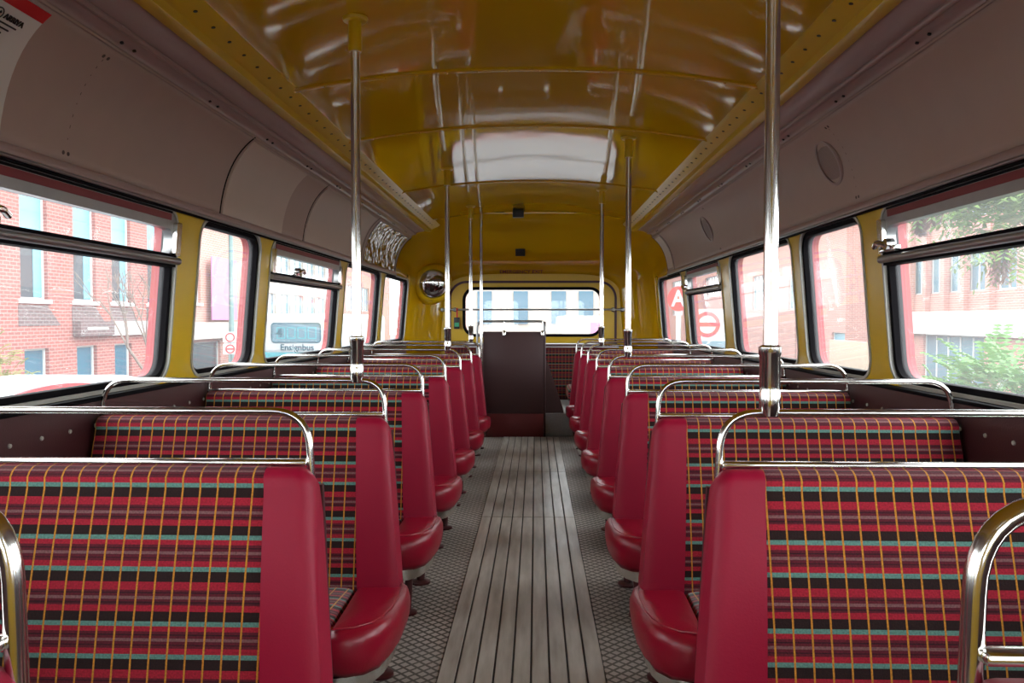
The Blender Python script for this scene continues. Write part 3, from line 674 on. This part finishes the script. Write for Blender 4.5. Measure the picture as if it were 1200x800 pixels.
ring = [(.026*math.cos(a), .026*math.sin(a)) for a in [2*math.pi*i/28 for i in range(28)]]
mb.plate(ring, [[(.8*x, .8*y) for x, y in ring]], 0, .0008); mb.plate([(-.014, -.006), (-.006, -.014), (.014, .006), (.006, .014)], [], 0, .0008)
mb.bm.transform(Q); mb.build('emblem', 'ink', t)
for k, tt in enumerate((.30, .335, .37)):
    mb = MB(); mb.plate(rect(-.06, .055 - .015*k, -.0018, .0018), [], 0, .0006); mb.bm.transform(on_cove(1.555, tt)); mb.build('small_print', 'ink', t)
# speakers on the right cove
for y, tt, lab in ((2.80, .50, 'round grey speaker grille above the second clear window behind the hopper'), (4.78, .52, 'smaller looking round speaker grille farther along the mauve cove')):
    p, d, nrm = cove_at(tt, .0); o = (p.x, y, p.y); n3 = Vector((nrm.x, 0, nrm.y))
    sp = thing('speaker_grille', o, lab, 'speaker', 'round speakers in the cove')
    mb = MB(); mb.lathe([(.088, -.004), (.088, .008), (.083, .012), (.074, .012), (.074, .004)], o, n3, 36); mb.build('rim', 'rail', sp)
    mb = MB(); mb.lathe([(.0745, -.002), (.0745, .006), (.04, .009), (.001, .010)], o, n3, 36); mb.build('mesh_cover', 'grille', sp)

# ================================================================ THE STREET
mb = MB(); mb.box((-80, -40, -3.0), (80, 170, -2.6)); mb.build('ground', 'asphalt', kind='structure')
def facade(name, label, s, X, y0, y1, z1, wins, wall='brick', extra=None, depth=6, z0=-2.6):
    """street building; wins = (y0, y1, z0, z1, pane material, style)"""
    b = thing(name, (s*(X+depth/2), (y0+y1)/2, z0), label, 'building')
    fx = lambda u, v, w: (s*(X+w), u, v)
    mb = MB(); mb.plate(rect(y0, y1, z0, z1), [rect(a, c, e, g) for a, c, e, g, *_ in wins], 0, .25, fx); mb.build('wall', wall, b, smooth=20)
    mb = MB(); mb.box((min(s*(X+.26), s*(X+depth)), y0, z0), (max(s*(X+.26), s*(X+depth)), y1, z1-.05)); mb.build('rear_block', wall, b)
    mb = MB(); mb.box((min(s*(X-.08), s*(X+depth)), y0-.05, z1-.05), (max(s*(X-.08), s*(X+depth)), y1+.05, z1+.2)); mb.build('parapet', 'paint_w', b)
    for a, c, e, g, pm, style in wins:
        mb = MB()
        mb.plate(rect(a, c, e, g), [rect(a+.045, c-.045, e+.045, g-.045)], .10, .17, fx)
        if 'm' in style: mb.plate(rect((a+c)/2-.03, (a+c)/2+.03, e, g), [], .10, .16, fx)
        if 't' in style: mb.plate(rect(a, c, g-(g-e)*.14, g-(g-e)*.11), [], .10, .16, fx)
        if 'g' in style:
            n = max(2, int((c-a)/.8))
            for i in range(1, n): mb.plate(rect(a+(c-a)*i/n-.03, a+(c-a)*i/n+.03, e, g), [], .10, .16, fx)
        if 's' in style: mb.box((min(s*(X-.06), s*(X+.2)), a-.08, e-.10), (max(s*(X-.06), s*(X+.2)), c+.08, e))
        fr = mb.build('window', 'paint_w', b, smooth=20)
        mb = MB(); mb.plate(rect(a+.05, c-.05, e+.05, g-.05), [], .14, .16, fx); mb.build('pane', pm, fr)
        if 'b' in style:
            mb = MB(); mb.plate(rect(a+.06, c-.06, e+(g-e)*.42, g-.42), [], .125, .135, fx); mb.build('blind', 'pane_blue', fr)
            mb = MB(); mb.plate(rect(c-.38, c-.06, e+.06, e+(g-e)*.42), [], .125, .135, fx); mb.build('blind', 'pane_blue', fr)
    return b, fx
wins = []
for a in (14.0, 16.1, 18.22, 20.36, 22.23, 24.3):
    wins.append((a, a+1.05, 1.36, 4.45, 'pane_dark', 'bts')); wins.append((a+.1, a+1.05, -1.6, .17, 'pane_teal', ''))
b, fx = facade('office_building', 'red brick office block with tall blue-blind windows facing the first hopper window', -1, 12, 10, 26.6, 8.0, wins, 'brick')
mb = MB()
for a in (18.22, 20.36, 22.23, 24.3): mb.plate([(a-.1, 1.22), (a+1.0, 1.22), (a+1.55, .72), (a-.1, .72)], [], -.01, .02, fx)
mb.build('dark_sill_trapezoid', 'brickdark', b)  # darker trapezoids laid on the wall below the tall windows
mb = MB(); mb.plate(rect(20.28, 21.95, .44, .82), [], -.22, .02, fx); o = mb.build('entrance_sign', 'brickdark', b)
mb = MB(); mb.plate(rect(20.6, 21.6, .60, .66), [], -.226, -.22, fx); mb.build('sign_line', 'paint_w', o)
mb = MB(); mb.plate(rect(21.97, 26.3, .42, .82), [], -.15, .02, fx); mb.build('fascia', 'paint_w', b, label='white fascia band')
b, fx = facade('banner_building', 'brick building with a pale pink hanging banner and dark garage opening', -1, 12.0, 26.8, 32.6, 9.0,
               [(27.25, 28.2, 1.45, 2.65, 'pane_dark', 's'), (27.8, 28.3, 4.1, 4.7, 'pane_pale', ''), (27.1, 29.95, -2.4, .05, 'pane_dark', '')], 'brickpink')
mb = MB(); mb.plate(rect(28.6, 31.0, .85, 3.15), [], -.25, -.22, fx); mb.build('banner', 'banner', b, label='pale pink banner')
mb = MB(); mb.plate(rect(26.85, 31.8, .16, .76), [], -.2, .02, fx); mb.build('fascia', 'cream', b)
wins = []
for k in range(8):
    a = 35.2+k*2.55
    for e, g in ((.95, 2.25), (2.95, 4.85), (5.6, 7.2)): wins.append((a, a+2.2, e, g, 'pane_pale', 'g'))
facade('white_office_block', 'cream office block with continuous bands of windows beyond the white coach', -1, 14, 34.6, 56.2, 9.0, wins, 'cream')
facade('far_brick_house', 'pale brick house with small red framed windows seen far behind the coach', -1, 14, 57, 76, 9.0, [(63.6, 66.4, 1.5, 3.4, 'pane_pale', 'g'), (58.5, 61, 1.5, 3.4, 'pane_pale', 'm')], 'brickpink')
# lamp post, road signs
def roundel(mb_ring, c, u, v, r, w, bar):
    u = Vector(u).normalized(); v = Vector(v).normalized(); n = u.cross(v)
    ring = [(r*math.cos(a), r*math.sin(a)) for a in [2*math.pi*i/36 for i in range(36)]]
    m = MB(); m.plate(ring, [[(x*(r-w)/r, y*(r-w)/r) for x, y in ring]], 0, .012)
    if bar: m.plate(rect(-r*1.0, r*1.0, -w*.55, w*.55), [], .004, .018)
    m.bm.transform(frame(c, u, v)); return m
t = thing('lamp_post', (-9.3, 24.1, -2.6), 'grey-green street lamp post in front of the banner building', 'lamp post')
mb = MB(); mb.tube([(-9.3, 24.1, -2.6), (-9.3, 24.1, -1.2), (-9.3, 24.1, 5.6)], [.11, .085, .06], 14); mb.build('post', 'post', t)
mb = MB(); mb.tube(fillet([(-9.3, 24.1, 5.5), (-9.3, 24.1, 6.0), (-8.2, 24.1, 6.2)], .3), .045, 10); mb.build('lamp_arm', 'post', t)
mb = MB(); mb.box((-8.3, 23.95, 6.1), (-7.6, 24.25, 6.26), .05); mb.build('lamp_head', 'post', t)
t = thing('road_sign', (-9.2, 23.7, -2.6), 'post carrying a red ring sign above a small red roundel, beside the lamp post', 'sign')
mb = MB(); mb.tube([(-9.23, 23.72, -2.6), (-9.23, 23.72, .5)], .03, 8); mb.build('sign_post', 'post', t)
for z, bar in ((.33, False), (-.02, True)):
    mb = MB(); mb.plate(rrect(-.2, .2, -.16, .16, .04), [], 0, .01); mb.bm.transform(frame((-9.2, 23.7, z), (.85, .5, 0), (0, 0, 1))); sp = mb.build('sign_plate', 'paint_w', t)
    roundel(None, (-9.187, 23.678, z), (.85, .5, 0), (0, 0, 1), .14, .04, bar).build('sign_ring', 'signred', sp)
# white and turquoise coach, its end towards us
t = thing('white_coach', (-8.2, 32, -2.6), 'white and turquoise double deck coach showing its lettered end', 'bus')
mb = MB(); mb.box((-9.42, 27.0, -.35), (-7.0, 37.0, 1.06), .22, 5); mb.build('upper_body', 'bus_white', t)
mb = MB(); mb.box((-9.40, 27.02, -2.3), (-7.02, 36.98, -.22), .1, 2); mb.build('lower_body', 'bus_teal', t)
fbus = lambda u, v, w: (u, 27.0-w, v)
mb = MB(); DB = (-9.05, -7.32, .06, .76, .13); mb.plate(rrect(*DB), [rrect(*inset(DB, .045))], -.01, .03, fbus); d = mb.build('end_window', 'bus_ink', t)
mb = MB(); mb.plate(rrect(*inset(DB, .04)), [], -.005, .015, fbus); mb.build('pane', 'pane_pale', d)
for i in range(4):
    mb = MB(); u = -8.86+.36*i; mb.plate(rect(u, u+.30, .2, .6), [rect(u+.04, u+.26, .24, .56)], .0, .02, fbus); mb.build('number_blind', 'bus_teal', d)
text('route_number', '4', .42, 'bus_ink', frame((-8.75, 26.96, .40), (1, 0, 0), (0, 0, 1)), t, extr=.004)
text('lettering', 'Ensignbus', .30, 'bus_ink', frame((-8.15, 26.97, -.10), (1, 0, 0), (0, 0, 1)), t, squeeze=1.0, extr=.006, label='teal company lettering')
for y in (29.5, 34.5):
    for x in (-9.45, -7.25):
        mb = MB(); mb.lathe([(.48, 0), (.5, .04), (.5, .22), (.2, .24)], (x, y, -2.1), (1, 0, 0), 24); mb.build('wheel', 'rubber', t)
# white roofed vehicle with a red oval sign right beside the bus
t = thing('white_van', (-6.0, 8.4, -2.6), 'white van with a red oval sign along its roof edge, low outside the hopper window', 'van')
mb = MB(); mb.box((-7.0, 5.6, -.9), (-5.0, 10.4, .17), .30, 5); mb.build('roof', 'bus_white', t)
mb = MB(); mb.box((-6.95, 5.5, -2.4), (-5.05, 10.5, -.7), .1, 2); mb.build('body', 'bus_white', t)
for y in (6.6, 9.4):
    for x in (-7.0, -5.2):
        mb = MB(); mb.lathe([(.30, 0), (.33, .03), (.33, .2), (.1, .22)], (x, y, -2.27), (1, 0, 0), 20); mb.build('wheel', 'rubber', t)
ell = [(8.1+.72*math.cos(a), .13+.085*math.sin(a)) for a in [2*math.pi*i/32 for i in range(32)]]
mb = MB(); mb.plate(ell, [], 0, .05, lambda u, v, w: (-4.97+w, u, v)); e = mb.build('oval_sign', 'signred', t, label='red oval sign')
for z, w in ((.155, .26), (.115, .32)):
    mb = MB(); mb.plate(rect(8.1-w, 8.1+w, z-.013, z+.013), [], 0, .055, lambda u, v, q: (-4.97+q, u, v)); mb.build('sign_line', 'paint_w', e)
# parked cars beyond
def car(x, y, label, m):
    t = thing('parked_car', (x, y, -2.6), label, 'car', 'parked cars along the street')
    mb = MB(); mb.box((x-.85, y-2.1, -2.3), (x+.85, y+2.1, -1.72), .16, 3); mb.build('body', m, t)
    mb = MB(); rows = [[(x-.8*k, y-a, z), (x+.8*k, y-a, z), (x+.8*k, y+b, z), (x-.8*k, y+b, z)] for z, k, a, b in ((-1.75, 1, 1.3, 1.7), (-1.45, .92, .95, 1.4), (-1.2, .82, .7, 1.05), (-1.16, .7, .6, .9))]
    mb.grid(rows, cv=True, caps=True); mb.build('cabin', 'pane_dark', t)
    for sx in (-.87, .67):
        for sy in (-1.3, 1.3):
            mb = MB(); mb.lathe([(.28, 0), (.31, .03), (.31, .17), (.1, .2)], (x+sx, y+sy, -2.29), (1, 0, 0), 18); mb.build('wheel', 'rubber', t)
car(-8.2, 41.5, 'teal parked car beyond the white coach', 'bus_teal')
car(-8.2, 47.5, 'white parked car beyond the teal one', 'bus_white')
# bare tree and leafy trees
def bare_tree(x, y, z0, h, label):
    t = thing('bare_tree', (x, y, z0), label, 'tree'); mb = MB(); rnd = random.Random(3)
    def grow(p, d, l, r, n):
        q = p+d*l; mid = (p+q)/2+Vector((rnd.uniform(-1, 1), rnd.uniform(-1, 1), 0))*l*.06
        mb.tube([p, mid, q], [r, r*.85, r*.68], 6)
        if n == 0: return
        for k in range(3 if n > 2 else 2):
            dd = (d+Vector((rnd.uniform(-.65, .65), rnd.uniform(-.65, .65), rnd.uniform(.0, .45)))).normalized(); grow(q, dd, l*rnd.uniform(.62, .8), r*.62, n-1)
    grow(Vector((x, y, z0)), Vector((0, 0, 1)), h*.4, .07, 5); mb.build('branches', 'bark', t, smooth=60); return t
bare_tree(-9.4, 19.2, -2.6, 4.2, 'leafless small tree against the brick office block')
def frond(mb, p, d, L, n, lw, ll, droop, rnd):
    """pinnate leaf: a stalk with paired leaflets"""
    d = d.normalized(); sd = d.cross(Vector((0, 0, 1))); sd = sd.normalized() if sd.length > .01 else Vector((1, 0, 0)); q = p.copy(); dd = d.copy()
    for i in range(n):
        dd = (dd+Vector((0, 0, -droop))).normalized(); q = q+dd*(L/n)
        for sg in (-1, 1):
            a = (sd*sg*.95+dd*.45+Vector((0, 0, -.35))).normalized(); w = a.cross(dd).cross(a).normalized()*lw
            e = q+a*ll; m = q+a*ll*.45
            mb.face([mb.bm.verts.new(v) for v in (q, m+w, e, m-w)])
def leaf_tree(name, x, y, z0, label, blobs, nf, L, lw, ll, m, seedpods=(), trunk=.09, seed=1, cat='tree'):
    t = thing(name, (x, y, z0), label, cat); rnd = random.Random(seed); mb = MB()
    zt = max(b[2] for b in blobs)
    mb.tube([(x, y, z0), (x+.1, y, (z0+zt)/2), (x, y+.1, zt)], [trunk, trunk*.8, trunk*.4], 9)
    for bx, by, bz, br in blobs: mb.tube([(x, y, zt-.9), ((x+bx)/2, (y+by)/2, max(bz, zt-.6)), (bx, by, bz)], [trunk*.4, trunk*.3, trunk*.15], 6)
    mb.build('trunk', 'bark', t, smooth=60)
    mb = MB()
    for bx, by, bz, br in blobs:
        for i in range(int(nf*br*br)):
            v = Vector((rnd.gauss(0, 1), rnd.gauss(0, 1), rnd.gauss(0, .8))).normalized()*br*rnd.uniform(.35, 1)
            p = Vector((bx, by, bz))+v; frond(mb, p, v+Vector((0, 0, .15)), L*rnd.uniform(.7, 1.2), 6, lw, ll*rnd.uniform(.8, 1.2), .12, rnd)
    mb.build('foliage', m, t, smooth=0)
    if seedpods:
        mb = MB()
        for bx, by, bz, br, bh in seedpods:
            for i in range(420):
                p = Vector((bx+rnd.gauss(0, br*.5), by+rnd.gauss(0, br*.5), bz-rnd.random()*bh)); a = Vector((rnd.uniform(-1, 1), rnd.uniform(-1, 1), -1)).normalized()
                w = a.orthogonal().normalized()*.014; mb.face([mb.bm.verts.new(v) for v in (p, p+a*.05+w, p+a*.11, p+a*.05-w)])
        mb.build('seed_cluster', 'seed', t, smooth=0, label='brown hanging seed clusters')
    return t
leaf_tree('hanging_tree', 5.6, 8.6, -2.6, 'green tree with drooping leaves and brown seed clusters outside the hopper window',
          [(5.0, 10.3, 2.65, .50), (5.0, 9.4, 2.75, .45), (4.9, 8.35, 2.35, .45), (4.9, 8.2, 1.85, .42), (5.0, 8.8, 2.9, .4), (5.0, 8.1, 2.75, .5)], 800, .40, .018, .11, 'leaf',
          [(4.95, 9.95, 2.55, .10, .5), (4.95, 9.45, 2.6, .11, .5), (4.9, 8.45, 1.75, .12, .45), (4.95, 10.3, 2.3, .07, .3)], seed=4)
leaf_tree('leafy_shrub', 3.6, 6.3, -2.6, 'broad green shrub rising against the lower corner of the hopper window',
          [(3.5, 6.6, .02, .40), (3.5, 6.1, .28, .42), (3.5, 5.7, .30, .45), (3.6, 6.5, -.35, .5), (3.4, 5.8, -.2, .5), (3.5, 6.9, -.25, .35), (3.6, 5.5, .38, .4)], 700, .20, .015, .075, 'leaf2',
          [(3.35, 6.0, .30, .08, .2), (3.4, 6.35, .05, .08, .25)], seed=9, cat='shrub')
leaf_tree('street_tree', -8.6, 12.0, -2.6, 'yellowish tree tip behind the white van roof', [(-8.6, 12.0, .15, .55), (-8.6, 12.5, -.3, .6), (-8.6, 11.6, -.3, .6)], 420, .22, .016, .07, 'leaf3', seed=5)
# buildings opposite
wins = [(a, a+1.15, 1.9, 3.6, 'pane_pale', 'm') for a in (26.9, 28.75, 30.15, 31.6, 33.05)]+[(a, a+1.15, 4.6, 6.2, 'pane_pale', 'm') for a in (26.9, 28.75, 30.15, 31.6, 33.05)]+[(28.75, 33.2, -1.7, .25, 'pane_pale', 'g')]
b, fx = facade('brick_office', 'pale brick office with a broad white band and glazed ground floor behind the hanging tree', 1, 16, 22, 34.6, 8.0, wins, 'brickpink')
mb = MB(); mb.plate(rect(22, 34.6, .27, 1.17), [], -.25, .02, fx); mb.build('white_band', 'paint_w', b, label='broad white band')
mb = MB()
for a in (28.25, 29.9, 31.35, 32.8, 34.1): mb.plate(rect(a-.13, a+.15, 1.17, 7.9), [], -.2, .02, fx)
mb.build('brick_pier', 'brickpink', b); b.children[-1]['kind'] = 'stuff'
b, fx = facade('plain_brick_hall', 'plain pink brick hall with a pale teal door behind a tan yard wall', 1, 14, 36.2, 43, 9.0, [(35.9+.4, 37.9, -2.4, .25, 'pane_blue', '')], 'brickpink')
b, fx = facade('brick_house', 'pink brick house with a wide paned window', 1, 14, 43.2, 56, 9.0, [(47.2, 51.7, 1.45, 3.6, 'pane_pale', 'gm'), (43.4, 44.4, 1.4, 3.2, 'pane_pale', '')], 'brickpink')
facade('end_brick_building', 'brick building with grey windows behind the bus stop sign', 1, 14, 56.2, 90, 9.0, [(60.5, 66, 2.6, 4.2, 'pane_dark', 'g'), (76, 82, 1.2, 4.6, 'pane_dark', 'g')], 'brick')
mb = MB(); mb.box((13.2, 32.0, -2.6), (13.5, 36.0, -.05), .02); tag(mb.build('yard_wall', 'tan'), 'low tan yard wall in front of the plain brick hall', 'wall')
# bus stop: shelter panel with roundel and flag with letter A
t = thing('shelter_panel', (7.35, 32.6, -2.6), 'white bus shelter panel with a large faded red roundel', 'sign')
mb = MB(); mb.box((6.35, 32.6, -.75), (8.35, 32.66, 1.28), .015); mb.build('panel', 'paint_w', t)
mb = MB(); mb.box((6.4, 32.585, -.35), (8.3, 32.6, -.02)); mb.build('lower_band', 'pane_pale', t)
roundel(None, (7.02, 32.575, .66), (1, 0, 0), (0, 0, 1), .52, .15, True).build('roundel', 'signred', t, label='red ring and bar')
for x in (6.42, 8.28):
    mb = MB(); mb.box((x-.04, 32.61, -2.6), (x+.04, 32.68, 1.28)); mb.build('shelter_leg', 'post', t)
t = thing('bus_stop_flag', (6.0, 33.4, -2.6), 'red round bus stop flag with a white letter on a pale pole', 'sign')
u = Vector((.75, -.66, 0)).normalized()
circ = [(.52*math.cos(a), .52*math.sin(a)) for a in [2*math.pi*i/36 for i in range(36)]]
mb = MB(); mb.plate(circ, [], 0, .05); mb.bm.transform(frame((6.0, 33.3, 1.72), u, (0, 0, 1))); mb.build('disc', 'signred', t)
text('letter', 'A', .95, 'paint_w', frame(Vector((6.0, 33.3, 1.70))+u.cross(Vector((0, 0, 1)))*.055, u, (0, 0, 1)), t, extr=.004)
mb = MB(); mb.tube([(6.0, 33.4, -2.6), (6.0, 33.4, 2.3)], .11, 12); mb.build('pole', 'paint_w', t)
# things seen through the rear window
facade_y = 40
t = thing('distant_terrace', (0, 44, -2.6), 'hazy white and blue terrace seen through the rear window', 'building')
mb = MB(); mb.box((-5.5, 44, -2.6), (7, 50, 5)); mb.build('wall', 'cream', t)
for x in (-3.2, -1.2, .9, 2.4, 3.6):
    mb = MB(); mb.box((x, 43.9, .6), (x+.8, 44.1, 2.4)); mb.build('window', 'pane_teal', t)
t = thing('distant_bus', (2.6, 30, -2.6), 'pale bus with a purple panel beyond the rear window', 'bus')
mb = MB(); mb.box((1.0, 30, -2.2), (3.6, 38, 1.0), .1, 2); mb.build('body', 'cream', t)
mb = MB(); mb.box((2.1, 29.95, .35), (3.2, 30.02, .75)); mb.build('purple_panel', 'banner', t)
mb = MB(); mb.box((1.1, 29.96, -.7), (3.5, 30.02, .2)); mb.build('rear_window', 'pane_pale', t)
for x in (1.1, 3.2):
    mb = MB(); mb.lathe([(.45, 0), (.48, .05), (.48, .25), (.2, .27)], (x, 31.5, -2.12), (1, 0, 0), 20); mb.build('wheel', 'rubber', t)
